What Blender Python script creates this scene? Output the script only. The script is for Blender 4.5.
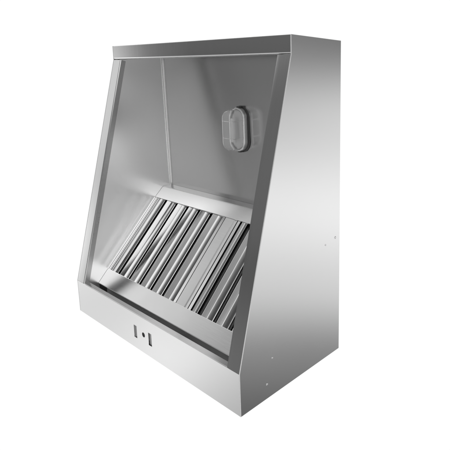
import bpy, bmesh, math
from mathutils import Vector, Matrix

for o in list(bpy.data.objects):
    bpy.data.objects.remove(o)
S = bpy.context.scene
COL = S.collection
R = math.radians

# ---------------------------------------------------------------- camera
cam = bpy.data.cameras.new('camera')
co = bpy.data.objects.new('camera', cam)
COL.objects.link(co)
S.camera = co
YAW, PITCH, ROLL = 0.724464, -0.186674, -0.009538
CAM = Vector((1.97464, -0.85230, 1.00346))
r0 = Vector((math.cos(YAW), math.sin(YAW), 0)); f0 = Vector((-math.sin(YAW), math.cos(YAW), 0)); u0 = Vector((0, 0, 1))
fw = f0 * math.cos(PITCH) + u0 * math.sin(PITCH)
up = u0 * math.cos(PITCH) - f0 * math.sin(PITCH)
rr = r0 * math.cos(ROLL) + up * math.sin(ROLL)
uu = up * math.cos(ROLL) - r0 * math.sin(ROLL)
m = Matrix((rr, uu, -fw)).transposed().to_4x4()
m.translation = CAM
co.matrix_world = m
cam.sensor_width = 36
cam.lens = 496.245 / 450 * 36
cam.shift_x = (225 - 294.938) / 450
cam.shift_y = (160.677 - 225) / 450
cam.clip_start = 0.01
cam.clip_end = 200

# ---------------------------------------------------------------- studio surround (procedural light dome)
W = bpy.data.worlds.new("World")
S.world = W
W.use_nodes = True
nt = W.node_tree
for n in list(nt.nodes):
    nt.nodes.remove(n)
N = nt.nodes.new
L = nt.links.new
out = N('ShaderNodeOutputWorld'); bg = N('ShaderNodeBackground')
tc = N('ShaderNodeTexCoord'); sep = N('ShaderNodeSeparateXYZ')
L(tc.outputs['Generated'], sep.inputs[0])


def mth(op, a, b=None):
    n = N('ShaderNodeMath'); n.operation = op
    for i, v in enumerate((a, b)):
        if v is None: continue
        if isinstance(v, (int, float)): n.inputs[i].default_value = v
        else: L(v, n.inputs[i])
    return n.outputs[0]


negy = mth('MULTIPLY', sep.outputs['Y'], -1)
az = mth('MULTIPLY', mth('ARCTAN2', sep.outputs['X'], negy), 180 / math.pi)      # 0 = in front, + = right
el = mth('MULTIPLY', mth('ARCSINE', sep.outputs['Z']), 180 / math.pi)


def ramp(stops):
    """brightness against elevation: stops = [(degrees, linear value)]"""
    n = N('ShaderNodeValToRGB'); cr = n.color_ramp
    cr.interpolation = 'EASE'
    k = mth('MULTIPLY', mth('ADD', el, 90), 1 / 180)
    L(k, n.inputs[0])
    while len(cr.elements) > 1: cr.elements.remove(cr.elements[-1])
    for i, (d, v) in enumerate(stops):
        p = (d + 90) / 180
        e = cr.elements[0] if i == 0 else cr.elements.new(p)
        e.position = p; e.color = (v / 3, v / 3, v / 3, 1)
    return mth('MULTIPLY', n.outputs[0], 3)


# azimuth columns of the studio: (azimuth, elevation ramp)
COLS = [
    (-80, [(-90, 1.0), (90, 1.0)]),                                             # white backdrop behind the hood
    (-69, [(-60, .9), (-24, .8), (-8, 2.8), (12, 1.0), (22, .85), (33, .85), (42, .7), (80, .7)]),
    (-62, [(-60, .8), (-36, .9), (-24, .8), (-9, 2.6), (3, 1.0), (12, 1.05), (24, .92), (39, .45), (50, .4), (80, .6)]),
    (-58, [(-60, .5), (-40, .7), (-30, 1.15), (-20, .85), (-10, .4), (-3, .22), (8, .2), (14, .4), (24, 1.2), (36, .7), (50, .4)]),
    (-53, [(-60, .4), (-38, .55), (-30, 1.0), (-20, .25), (-12, .16), (-1, .12), (4, .18), (16, .18), (24, .36), (34, .31), (50, .4), (80, .6)]),
    (-43, [(-60, .3), (-38, .45), (-30, .75), (-20, .22), (-12, .24), (-2, .14), (3, .19), (10, .2), (20, .19), (27, .28), (40, .3), (50, .4), (80, .6)]),
    (-32, [(-60, .3), (-38, .45), (-30, .4), (-20, .2), (-12, .15), (19, .15), (30, .4), (38, .95), (52, .95), (80, .6)]),
    (-20, [(-60, .3), (-30, .3), (-22, .3), (-14, .4), (4, .4), (12, .3), (30, .7), (40, 1.2), (55, 1.1), (80, .6)]),
    (-8, [(-60, .5), (-30, .6), (-20, .9), (6, .9), (15, .4), (30, .12), (42, .12), (55, .2), (80, .6)]),
    (8, [(-60, .5), (-30, .6), (-20, 1.3), (6, 1.3), (15, .4), (30, .08), (42, .06), (55, .1), (80, .6)]),
    (24, [(-60, .6), (-30, .5), (-15, .6), (5, .6), (15, .3), (30, .1), (42, .08), (55, .1), (80, .6)]),
    (40, [(-60, .6), (-30, .5), (-15, .15), (5, .1), (20, .3), (42, .3), (55, .3), (80, .6)]),
    (56, [(-60, 1.2), (-30, .8), (-15, .12), (5, .05), (20, 1.2), (35, 1.5), (60, .6), (80, .5)]),
    (60, [(-60, 1.2), (-30, 1.6), (-10, 1.0), (-3, .4), (2, .28), (9, .3), (20, 1.3), (35, 1.3), (60, .6), (80, .5)]),
    (66, [(-60, 1.2), (-30, 2.0), (-10, 1.1), (-3, .4), (2, .3), (9, .4), (20, 1.5), (35, 1.6), (60, .6), (80, .5)]),
    (72, [(-60, 1.2), (-30, 2.0), (-10, .9), (-2, .3), (4, .3), (12, 1.4), (22, 2.0), (35, 2.0), (60, .6), (80, .5)]),
    (98, [(-60, .6), (-30, 1.4), (-10, .6), (-2, .3), (2, .6), (10, 2.0), (30, 2.0), (40, 1.5), (60, .6), (80, .5)]),
    (113, [(-60, .1), (-38, .12), (-30, .27), (-25, .65), (-16, 1.1), (-6, .78), (3, .28), (12, .15), (60, .3), (80, .5)]),
    (134, [(-60, .1), (-38, .12), (-32, .27), (-25, .78), (-16, 1.03), (-6, .68), (3, .24), (12, .15), (60, .3), (80, .5)]),
    (148, [(-60, .1), (-36, .13), (-32, .24), (-25, .80), (-17, 1.1), (-6, .82), (3, .18), (12, .15), (60, .3), (80, .5)]),
    (162, [(-90, 1.0), (90, 1.0)]),
]
cur = ramp(COLS[0][1])
for (a0, _), (a1, st) in zip(COLS, COLS[1:]):
    mr = N('ShaderNodeMapRange'); mr.interpolation_type = 'SMOOTHSTEP'
    L(az, mr.inputs['Value'])
    mr.inputs['From Min'].default_value = a0; mr.inputs['From Max'].default_value = a1
    mx = N('ShaderNodeMix'); mx.data_type = 'FLOAT'
    L(mr.outputs[0], mx.inputs[0]); L(cur, mx.inputs[2]); L(ramp(st), mx.inputs[3])
    cur = mx.outputs[0]
L(cur, bg.inputs['Color'])
bg.inputs['Strength'].default_value = 1.02
L(bg.outputs[0], out.inputs[0])

S.view_settings.view_transform = 'Standard'
S.view_settings.look = 'None'
S.view_settings.exposure = 0
S.view_settings.gamma = 1
S.render.engine = 'CYCLES'
S.cycles.max_bounces = 14
S.cycles.glossy_bounces = 12
S.cycles.transmission_bounces = 8


# ---------------------------------------------------------------- materials
def steel(name, base=.72, rough=.2, direction=(1, 1, 1), grain=.03, bump=.02, mottled=.04, metal=1):
    mt = bpy.data.materials.new(name); mt.use_nodes = True
    t = mt.node_tree; b = t.nodes['Principled BSDF']
    b.inputs['Metallic'].default_value = metal
    n = t.nodes.new; l = t.links.new
    tcn = n('ShaderNodeTexCoord'); mp = n('ShaderNodeMapping')
    mp.inputs['Scale'].default_value = direction
    l(tcn.outputs['Object'], mp.inputs[0])
    ns = n('ShaderNodeTexNoise'); ns.inputs['Scale'].default_value = 14; ns.inputs['Detail'].default_value = 6
    l(mp.outputs[0], ns.inputs['Vector'])
    big = n('ShaderNodeTexNoise'); big.inputs['Scale'].default_value = 5; big.inputs['Detail'].default_value = 3
    l(tcn.outputs['Object'], big.inputs['Vector'])

    def rng(src, lo, hi):
        r = n('ShaderNodeMapRange'); l(src, r.inputs[0])
        r.inputs[1].default_value = .2; r.inputs[2].default_value = .8; r.clamp = False
        r.inputs[3].default_value = lo; r.inputs[4].default_value = hi
        return r.outputs[0]
    c = n('ShaderNodeCombineColor')
    v = rng(ns.outputs[0], base * (1 - grain), base * (1 + grain))
    for i in range(3): l(v, c.inputs[i])
    l(c.outputs[0], b.inputs['Base Color'])
    a = n('ShaderNodeMath'); a.operation = 'ADD'
    l(rng(big.outputs[0], rough - mottled, rough + mottled), a.inputs[0])
    l(rng(ns.outputs[0], -.8 * grain, .8 * grain), a.inputs[1])
    l(a.outputs[0], b.inputs['Roughness'])
    if bump == 0: return mt
    bm_ = n('ShaderNodeBump'); bm_.inputs['Strength'].default_value = bump; bm_.inputs['Distance'].default_value = .002
    l(ns.outputs[0], bm_.inputs['Height']); l(bm_.outputs[0], b.inputs['Normal'])
    return mt


def plain(name, col, rough=.5, metallic=0, trans=0, ior=1.45):
    mt = bpy.data.materials.new(name); mt.use_nodes = True
    t = mt.node_tree; b = t.nodes['Principled BSDF']
    ns = t.nodes.new('ShaderNodeTexNoise'); ns.inputs['Scale'].default_value = 60
    tcn = t.nodes.new('ShaderNodeTexCoord'); t.links.new(tcn.outputs['Object'], ns.inputs['Vector'])
    r = t.nodes.new('ShaderNodeMapRange'); t.links.new(ns.outputs[0], r.inputs[0])
    r.inputs[3].default_value = max(0, rough - .05); r.inputs[4].default_value = rough + .05
    t.links.new(r.outputs[0], b.inputs['Roughness'])
    b.inputs['Base Color'].default_value = (col, col, col, 1)
    b.inputs['Metallic'].default_value = metallic
    b.inputs['Transmission Weight'].default_value = trans
    b.inputs['IOR'].default_value = ior
    return mt


M_side = steel('brushed_steel_side', .78, .16, (1, 1, 30), grain=.008, bump=.0, mottled=.006)
M_front = steel('brushed_steel_front', .80, .18, (1, 30, 30), grain=.012, bump=.004, mottled=.01)
M_frame = steel('brushed_steel_frame', .57, .13, (30, 1, 1), grain=.02, bump=.004, mottled=.01)
M_inner = steel('satin_steel_back_wall', .80, .19, (1, 1, 1), grain=.0, bump=.0, mottled=.0)
M_innerside = steel('satin_steel_side_wall', .97, .28, (1, 1, 1), grain=.0, bump=.0, mottled=.0, metal=.86)  # base paler than the back wall: light on the side walls put into colour
M_rail = steel('brushed_steel_rail', .78, .22, (1, 25, 25))
M_baffle = steel('baffle_steel', .76, .115, (25, 2, 2), mottled=.02)
M_rear = steel('shade_dark_rear_slat_steel', .2, .35, (25, 2, 2))  # base darkened to put the shade between the slats into the colour
M_screw = steel('screw_steel', .7, .3)
M_tongue = steel('dull_tongue_steel', .34, .4)
M_black = plain('dark_opening_black', .012, .6)  # painted-in darkness of the panel hole and the rail-end opening
M_dark = plain('dark_cavity_steel', .05, .5, .6)
M_lampring = plain('lamp_ring_metal', .85, .3, 1)
M_wire = plain('lamp_wire', .8, .25, 1)
M_glass = plain('lamp_glass', .97, .05, 0, .72, 1.05)
M_seam = plain('seam_metal', .6, .4, 1)
M_lampbase = plain('lamp_base_metal', .5, .4, 1)
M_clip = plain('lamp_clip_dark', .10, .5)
M_apron = steel('shade_dark_apron_steel', .28, .25)  # dark base carries the shadow under the lower rail
M_return = steel('dull_return_edge', .46, .3, (1, 1, 12), mottled=.05, bump=.05)
M_white = plain('lamp_reflector_white', .86, .35)


# ---------------------------------------------------------------- helpers
def obj(name, bm, mat, parent=None, bevel=0, smooth=True, label=None):
    me = bpy.data.meshes.new(name)
    bmesh.ops.recalc_face_normals(bm, faces=bm.faces)
    bm.to_mesh(me); bm.free()
    o = bpy.data.objects.new(name, me); COL.objects.link(o)
    me.materials.append(mat)
    if smooth:
        for p in me.polygons: p.use_smooth = True
        me.set_sharp_from_angle(angle=R(32))
    if bevel:
        b = o.modifiers.new('bevel', 'BEVEL'); b.width = bevel; b.segments = 3
        b.limit_method = 'ANGLE'; b.angle_limit = R(32); b.harden_normals = True
    if smooth:
        w = o.modifiers.new('face_weighted_normals', 'WEIGHTED_NORMAL'); w.keep_sharp = True; w.weight = 100
    if parent: o.parent = parent
    if label: o['label'] = label
    return o


def empty(name, loc, label, cat, group=None):
    o = bpy.data.objects.new(name, None); COL.objects.link(o)
    o.empty_display_size = .05
    o['label'] = label; o['category'] = cat
    if group: o['group'] = group
    o.location = loc
    return o


def prism(bm, poly, fn, w0, w1):
    """poly in (a, b); fn(a, b, w) -> 3d"""
    A = [bm.verts.new(fn(a, b, w0)) for a, b in poly]
    B = [bm.verts.new(fn(a, b, w1)) for a, b in poly]
    bm.faces.new(A); bm.faces.new(B[::-1])
    k = len(poly)
    for i in range(k):
        bm.faces.new((A[i], B[i], B[(i + 1) % k], A[(i + 1) % k]))


def fold(path, t):
    """a sheet of thickness t bent along the open path; material lies to the left of the path"""
    P = [Vector(p) for p in path]; off = []
    for i, p in enumerate(P):
        ns = []
        if i > 0: d = (P[i] - P[i - 1]).normalized(); ns.append(Vector((-d.y, d.x)))
        if i < len(P) - 1: d = (P[i + 1] - P[i]).normalized(); ns.append(Vector((-d.y, d.x)))
        if len(ns) == 2:
            b = (ns[0] + ns[1]); b.normalize(); k = t / max(.3, b.dot(ns[0])); off.append(p + b * k)
        else: off.append(p + ns[0] * t)
    return [tuple(p) for p in P] + [tuple(p) for p in reversed(off)]


def plate(bm, outer, holes, fn, w0, w1):
    loops = [outer] + holes
    tmp = bmesh.new(); E_ = []
    for lp in loops:
        vs = [tmp.verts.new((a, b, 0)) for a, b in lp]
        for i in range(len(vs)): E_.append(tmp.edges.new((vs[i], vs[(i + 1) % len(vs)])))
    bmesh.ops.triangle_fill(tmp, use_beauty=True, use_dissolve=False, edges=E_)
    tmp.verts.index_update()
    for w in (w0, w1):
        vs = [bm.verts.new(fn(v.co.x, v.co.y, w)) for v in tmp.verts]
        for f in tmp.faces: bm.faces.new([vs[v.index] for v in f.verts])
        if w == w0: A = vs
    B = vs; k = 0
    for lp in loops:
        m_ = len(lp)
        for i in range(m_):
            j = (i + 1) % m_
            bm.faces.new((A[k + i], A[k + j], B[k + j], B[k + i]))
        k += m_
    tmp.free()


def tube(bm, pts, r, seg=8, closed=False):
    P = [Vector(p) for p in pts]; n = len(P); rings = []
    for i in range(n):
        if closed: d = (P[(i + 1) % n] - P[i - 1]).normalized()
        else: d = (P[min(i + 1, n - 1)] - P[max(i - 1, 0)]).normalized()
        ref = Vector((0, 0, 1)) if abs(d.z) < .9 else Vector((1, 0, 0))
        if i == 0: a = d.cross(ref).normalized()
        else: a = (pa - d * pa.dot(d)).normalized()
        pa = a; b = d.cross(a)
        rings.append([bm.verts.new(P[i] + (a * math.cos(2 * math.pi * k / seg) + b * math.sin(2 * math.pi * k / seg)) * r) for k in range(seg)])
    for i in range(n if closed else n - 1):
        A = rings[i]; B = rings[(i + 1) % n]
        for k in range(seg):
            bm.faces.new((A[k], A[(k + 1) % seg], B[(k + 1) % seg], B[k]))
    if not closed:
        bm.faces.new(rings[0][::-1]); bm.faces.new(rings[-1])


XY = lambda a, b, w: Vector((a, b, w))
YZ = lambda a, b, w: Vector((w, a, b))      # profile in (y, z), swept along x
XZ = lambda a, b, w: Vector((a, w, b))      # plate in (x, z), thickness along y

# ---------------------------------------------------------------- dimensions (metres)
D, H, LH = .4789, 1.0963, .1369      # depth, height, height of the front lip
HB = 1.0858                          # height at the back: the top slopes down a little
YT, FH = .2371, .0566                # where the top starts, height of the top fascia
T = .0018
XI = .012                            # inner liner offset
FW = .0562                           # width of the side flanges
sl = Vector((0, YT, H - FH)) - Vector((0, 0, LH)); SLEN = sl.length; sl.normalize()
sn = Vector((0, -sl.z, sl.y))        # outward normal of the slanted face

hood = empty('exhaust_hood', (.5, D / 2, 0),
             'tall stainless steel extractor hood with a sloping open front and flat grey side panel', 'exhaust hood')
PAR = []


def part(*a, **k):
    o = obj(*a, **k); PAR.append(o); return o


# side panels
prof = [(0, 0), (D, 0), (D, HB), (YT, H), (YT, H - FH), (0, LH)]
for x0, x1 in ((0, T), (1 - T, 1)):
    bm = bmesh.new(); prism(bm, prof, YZ, x0, x1)
    part('side_panel', bm, M_side, bevel=.0007)

# front panel with two slots and a hole, ledge folded inwards on top
bm = bmesh.new()
c = lambda cx, cz, r, n=24: [(cx + r * math.cos(2 * math.pi * i / n), cz + r * math.sin(2 * math.pi * i / n)) for i in range(n)]
rect = lambda x0, x1, z0, z1: [(x0, z0), (x1, z0), (x1, z1), (x0, z1)]
plate(bm, rect(T + .0003, 1 - T - .0003, .0006, LH), [rect(.430, .449, .042, .090), rect(.524, .544, .045, .093), c(.493, .072, .0092)], XZ, .0002, .0002 + T)
front = part('front_panel', bm, M_front, smooth=False)
bm = bmesh.new()
prism(bm, fold([(.0008, LH - .0045), (.0014, LH - .0012), (.0034, LH + .0004), (.0222, LH + .0004), (.0222, LH - .012)], -T), YZ, .0025, .9975)
part('ledge', bm, M_front)
# bent tongues standing just behind the two slots
for x0, z0, z1, lean in ((.4285, .040, .092, .0), (.5225, .043, .095, .0012)):
    bm = bmesh.new()
    prism(bm, [(x0, .0026 + lean), (x0 + .007, .0026 + lean), (x0 + .010, .0038), (x0 + .0225, .0038), (x0 + .0225, .005), (x0, .0046 + lean)], XY, z0, z1)
    part('slot_tongue', bm, M_tongue)
bm = bmesh.new()
prism(bm, rect(.483, .505, .060, .084), XZ, .0022, .005)
part('hole_dark_plate', bm, M_black)  # black plate added as the dark inside of the hole

# top fascia, top panel
bm = bmesh.new()
r_ = .008
prism(bm, fold([(YT + .022, H - FH + .0002), (YT + r_, H - FH + .0002), (YT + .0048, H - FH + .0010), (YT + .0026, H - FH + .0026), (YT + .0011, H - FH + .0050), (YT + .0002, H - FH + r_), (YT + .0002, H - .003),
                (YT + .0010, H - .0011), (YT + .003, H - .0004), (D - .0005, HB - .0005)], -T), YZ, T + .0003, 1 - T - .0003)
part('top_fascia', bm, M_frame)

# side flanges lying in the slanted plane, each with a return folded inwards
for s in (0, 1):
    e0, e1 = (T + .0003, FW) if s == 0 else (1 - T - .0003, 1 - FW)
    sg = 1 if s == 0 else -1
    path = [(e0, .0003), (e1 - sg * .004, .0003), (e1 - sg * .0012, .0012), (e1, .004)]
    if s == 1: path = [(e0, .0003), (e1 + .015, .0003), (e1 + .0012, .0012), (e1, .0042)]
    pf = fold(path, .0016 * sg)
    bm = bmesh.new()

    def fn(a, b, w, _=None):
        return Vector((a, 0, LH)) + sl * w - sn * b
    prism(bm, pf, fn, .0006, SLEN - .0004)
    part('side_flange', bm, M_frame)
    bm = bmesh.new()
    prism(bm, [(e1, .0042), (e1, .024), (e1 - sg * .0016, .024), (e1 - sg * .0016, .0042)], fn, .0006, SLEN - .0004)
    part('flange_return', bm, M_return)
# weld bead along the outer front edges
for x in (0.0009, .9991):
    bm = bmesh.new()
    pts = [(x, .0008, .001), (x, .0008, LH), (x, YT + .0006, H - FH), (x, YT + .0006, H - .001)]
    full = []
    for a, b in zip(pts, pts[1:]):
        a = Vector(a); b = Vector(b)
        full += [a.lerp(b, i / 12) for i in range(12)]
    full.append(Vector(pts[-1]))
    tube(bm, full, .0013, 8)
    part('corner_seam', bm, M_seam)

# inner liner: left wall, rounded corner, leaning back wall, rounded corner, right wall
YBT, YBB, ZB = .4663, .4775, .40
rad = .010
bm = bmesh.new()
zs = [.02, LH, ZB, .6, .8, H - FH, HB - .008]


def level(z):
    if z <= ZB: yb = YBB
    else: yb = YBB + (YBT - YBB) * (z - ZB) / (HB - ZB)
    if z <= LH: yf = .026
    elif z >= H - FH: yf = YT + .021
    else: yf = (z - LH) / (H - FH - LH) * YT + .022
    ring = [(XI, yf, z), (XI, (yf + yb) / 2, z)]
    for k in range(0, 9):
        a = math.pi / 2 * k / 8
        ring.append((XI + rad - rad * math.cos(a), yb - rad + rad * math.sin(a), z))
    for k in range(8, -1, -1):
        a = math.pi / 2 * k / 8
        ring.append((1 - XI - rad + rad * math.cos(a), yb - rad + rad * math.sin(a), z))
    ring += [(1 - XI, (yf + yb) / 2, z), (1 - XI, yf, z)]
    return ring


bm.free()
for nm, ka, kb, mt_ in (('inner_side_wall', 0, 2, M_innerside), ('inner_back_wall', 2, 19, M_inner), ('inner_side_wall', 19, 21, M_innerside)):
    bm = bmesh.new()
    rings = [[bm.verts.new(p) for p in level(z)[ka:kb + 1]] for z in zs]
    for A, B in zip(rings, rings[1:]):
        for i in range(len(A) - 1):
            bm.faces.new((A[i], A[i + 1], B[i + 1], B[i]))
    part(nm, bm, mt_)
# inner ceiling, outer back panel, trough floor
bm = bmesh.new(); prism(bm, [(YT + .004, H - .0095), (YBT + .004, HB - .0085), (YBT + .004, HB - .007), (YT + .004, H - .008)], YZ, XI - .001, 1 - XI + .001)
part('inner_ceiling', bm, M_inner)
bm = bmesh.new(); prism(bm, rect(T + .0002, 1 - T - .0002, 0.001, HB - .003), XZ, D - T, D - .0002)
part('back_panel', bm, M_side)
bm = bmesh.new(); prism(bm, fold([(.004, .0012), (D - .003, .0012)], T), YZ, T + .0002, 1 - T - .0002)
part('bottom_panel', bm, M_side)
bm = bmesh.new(); prism(bm, fold([(.0045, .060), (.0045, .030), (D - .01, .018)], T), YZ, XI + .0006, 1 - XI - .0006)
part('grease_trough', bm, M_inner)

# filter rails
def ry(path): return [(y * 1.0445, z * 1.0053) for y, z in path]


bm = bmesh.new()
prism(bm, fold(ry([(.0835, .0955), (.0805, .0975), (.0802, .0985), (.0809, .1003), (.1246, .1478), (.1262, .1486), (.1275, .1478), (.1330, .1415)]), -T), YZ, XI + .0012, 1 - XI - .001)
part('filter_rail', bm, M_rail, label='lower filter rail running along the front trough')
for xa, xb in ((.0785, 1 - XI - .001),):
    bm = bmesh.new(); prism(bm, fold(ry([(.090, .066), (.0822, .068), (.0822, .0965)]), -T), YZ, xa, xb)
    part('rail_apron', bm, M_rail if xa < .05 else M_apron)
bm = bmesh.new(); prism(bm, ry([(.0832, .070), (.087, .070), (.087, .0965), (.0832, .0965)]), YZ, XI + .0015, .0783)
part('rail_end_dark_block', bm, M_black)  # black block added as the dark opening under the rail end
bm = bmesh.new()
prism(bm, fold(ry([(.3775, .4085), (.3712, .4158), (.3708, .4172), (.3716, .4186), (.4122, .4576), (.4140, .4588), (.4160, .4592)]) + [(YBB - .002, .4635)], -T), YZ, XI + .0012, 1 - XI - .0012)
part('filter_rail', bm, M_rail, label='upper filter rail against the back wall')

# side screws
for y, z, r in ((.454, .427, .0045), (.400, .415, .003), (.135, .126, .0028), (.110, .049, .0034)):
    bm = bmesh.new()
    prev = None
    for hgt, rad_ in ((0, r), (.0008, r), (.0016, r * .75), (.0019, r * .3)):
        ring = [bm.verts.new((1.0 + hgt, y + rad_ * math.cos(2 * math.pi * k / 16), z + rad_ * math.sin(2 * math.pi * k / 16))) for k in range(16)]
        if prev:
            for k in range(16): bm.faces.new((prev[k], prev[(k + 1) % 16], ring[(k + 1) % 16], ring[k]))
        prev = ring
    bm.faces.new(prev)
    part('rivet', bm, M_screw)

# ---------------------------------------------------------------- bulkhead lamp on the back wall (a part of the hood with sub-parts)
LX, LZ = .5235, .764
ly = YBB + (YBT - YBB) * (LZ - ZB) / (HB - ZB) - .0008


def oval(hw, hh, n=64):
    """stadium outline"""
    pts = []
    s_ = hh - hw
    for k in range(n):
        a = 2 * math.pi * k / n
        x = hw * math.cos(a); z = hw * math.sin(a)
        z += s_ if math.sin(a) >= 0 else -s_
        pts.append((x, z))
    return pts


def oval_stack(bm, levels, cap0=True, cap1=True):
    rings = []
    for hw, hh, dy in levels:
        rings.append([bm.verts.new((LX + x, ly - dy, LZ + z)) for x, z in oval(hw, hh)])
    for A, B in zip(rings, rings[1:]):
        for k in range(len(A)):
            j = (k + 1) % len(A); bm.faces.new((A[k], A[j], B[j], B[k]))
    if cap0: bm.faces.new(rings[0])
    if cap1: bm.faces.new(rings[-1][::-1])


bm = bmesh.new(); oval_stack(bm, [(.039, .085, 0), (.040, .086, .002), (.040, .086, .010), (.0395, .085, .017), (.038, .083, .019)])
lamp = part('bulkhead_lamp', bm, M_lampbase, label='oval caged lamp on the back wall')
bm = bmesh.new(); tube(bm, [(LX + x, ly - .021, LZ + z) for x, z in oval(.0372, .0825)], .0036, 10, True)
obj('ring', bm, M_lampring, lamp)
GD = .055
bm = bmesh.new()
lv = [(.034, .078, .0185)]
for k in range(0, 11):
    a = math.pi / 2 * k / 10
    lv.append((.034 - .013 * (1 - math.cos(a)), .078 - .013 * (1 - math.cos(a)), .0185 + GD - .013 + .013 * math.sin(a)))
oval_stack(bm, lv)
obj('glass', bm, M_glass, lamp)
bm = bmesh.new(); oval_stack(bm, [(.031, .074, .0192), (.027, .069, .021)])
obj('reflector', bm, M_white, lamp)
bm = bmesh.new()
pts = [(LX, ly - .042, LZ + z * .001) for z in range(-46, 47, 4)]
tube(bm, pts, .010, 14)
obj('bulb', bm, M_white, lamp)
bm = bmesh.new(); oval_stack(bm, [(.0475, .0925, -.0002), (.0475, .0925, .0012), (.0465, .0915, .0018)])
obj('lamp_shadow_plate', bm, M_clip, lamp)  # dark plate added in place of the lamp's shadow on the wall
# cage: an oval hoop in front of the glass tied back to the ring by wires
bm = bmesh.new()
CD = .077
tube(bm, [(LX + x, ly - CD + .006, LZ + z) for x, z in oval(.0305, .0745)[16:49]], .0011, 8)
for sz in (1, -1):
    tube(bm, [(LX, ly - .021, LZ + sz * .0825), (LX, ly - .040, LZ + sz * .0825), (LX, ly - .060, LZ + sz * .0812), (LX, ly - .067, LZ + sz * .0782), (LX, ly - CD + .006, LZ + sz * .0745)], .0010, 8)
for zz in (.036, -.030):
    tube(bm, [(LX - .0375, ly - .021, LZ + zz), (LX - .0375, ly - .050, LZ + zz), (LX - .0362, ly - .062, LZ + zz), (LX - .0305, ly - CD + .006, LZ + zz), (LX - .018, ly - CD + .0045, LZ + zz),
              (LX + .018, ly - CD + .0045, LZ + zz), (LX + .0305, ly - CD + .006, LZ + zz), (LX + .0362, ly - .062, LZ + zz), (LX + .0375, ly - .050, LZ + zz), (LX + .0375, ly - .021, LZ + zz)], .0012, 8)
obj('cage', bm, M_wire, lamp)
for sz in (1, -1):
    bm = bmesh.new()
    prism(bm, rect(LX - .006, LX + .010, min(LZ + sz * .084, LZ + sz * .091), max(LZ + sz * .084, LZ + sz * .091)), XZ, ly - .019, ly - .004)
    obj('clip', bm, M_clip, lamp, bevel=.0015)

for o in PAR:
    o.parent = hood
    o.matrix_parent_inverse = Matrix.Translation(-hood.location)

# ---------------------------------------------------------------- baffle filters: things of their own, standing between the rails
F0 = Vector((0, .1313, .1497)); F1 = Vector((0, .3867, .4192))
ft = (F1 - F0).normalized(); fn_ = Vector((0, -ft.z, ft.y))     # along the slats, outward normal
FL = (F1 - F0).length
P = .0802
TILT = .0026
IN = .004                                                        # front of the slats below the plane of the rails


def filt(x0, x1, slats, label, framew=(.012, .012)):
    base = Vector(((x0 + x1) / 2, F0.y, F0.z)) - ft * .02
    t = empty('baffle_filter', base, label, 'grease filter', 'baffle filters standing side by side in the hood')

    def fr(a, b, w):                 # a along x, b depth below the plane, w along the slat
        return F0 + Vector((a, 0, 0)) + ft * w - fn_ * b - base
    # side frames: U channels
    for s, (a, w_) in enumerate(((x0, framew[0]), (x1, framew[1]))):
        sg = 1 if s == 0 else -1
        bm = bmesh.new()
        prism(bm, fold([(a + sg * w_, IN + .004), (a + sg * w_, IN), (a, IN), (a, IN + .034), (a + sg * w_, IN + .034)], .0012 * -sg), fr, -.018, FL + .018)
        obj('frame_side', bm, M_baffle, t)
    for w0, w1 in ((-.018, -.0165), (FL + .0165, FL + .018)):
        bm = bmesh.new()
        prism(bm, rect(x0 + .002, x1 - .002, IN + .016, IN + .032), fr, w0, w1)
        obj('frame_end', bm, M_baffle, t)
    for a, b in slats:
        bm = bmesh.new()
        k = min(1, (b - a) / .056)
        path = [(a, IN + .026)] + [(a + u * k, IN + v * k) for u, v in ((0, .0145), (.0007, .0125), (.0075, .0012), (.0085, .0003), (.0105, 0))]
        path += [(b - u * k, IN + (TILT + v) * k) for u, v in ((.0240, 0), (.0215, .0006), (.0150, .0029), (.0090, .0052), (.0030, .0080), (.0008, .0096), (0, .0115))]
        path.append((b, IN + .027))
        prism(bm, fold(path, .0011), fr, -.016, FL + .016)
        obj('slat', bm, M_baffle, t)
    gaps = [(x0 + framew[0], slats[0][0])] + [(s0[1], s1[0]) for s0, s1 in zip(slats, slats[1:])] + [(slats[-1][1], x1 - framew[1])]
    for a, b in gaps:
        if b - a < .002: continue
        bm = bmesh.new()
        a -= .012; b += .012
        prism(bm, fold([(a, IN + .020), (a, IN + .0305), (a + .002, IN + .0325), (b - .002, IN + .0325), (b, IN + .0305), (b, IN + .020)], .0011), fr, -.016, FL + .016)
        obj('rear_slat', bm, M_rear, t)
    return t


g0 = .091
gl = [g0 + P * k for k in range(5)]                # dark gaps of the left filter
A_, B_ = .0055, -.0160
sl_l = [(gl[k] + A_, gl[k + 1] + B_) for k in range(4)]
sl_l = [(.0235, .0325), (.0355, .0445), (.0475, gl[0] + B_ + .004)] + sl_l + [(gl[4] + A_, .4785)]
filt(.0137, .502, sl_l, 'left baffle filter with bright slats, beside the left inner wall', (.008, .014))
gr = [.6405 + P * k for k in range(4)]
sl_r = [(.5985, gr[0] + B_)] + [(gr[k] + A_, gr[k + 1] + B_) for k in range(3)] + [(gr[3] + A_, .958)]
filt(.578, .985, sl_r, 'right baffle filter with darker slats, partly hidden by the right flange', (.014, .014))
# flat divider strip between the two filters
bm = bmesh.new()


def frw(a, b, w): return F0 + Vector((a, 0, 0)) + ft * w - fn_ * b


prism(bm, fold([(.5045, .026), (.5045, .0045), (.5065, .003), (.5535, .0040), (.5580, .0075), (.5660, .0075), (.5680, .004), (.5735, .004), (.5755, .026)], .0012), frw, -.018, FL + .018)
o = obj('filter_divider', bm, M_rail, label='wide flat strip between the two filters')
o.parent = hood; o.matrix_parent_inverse = Matrix.Translation(-hood.location)
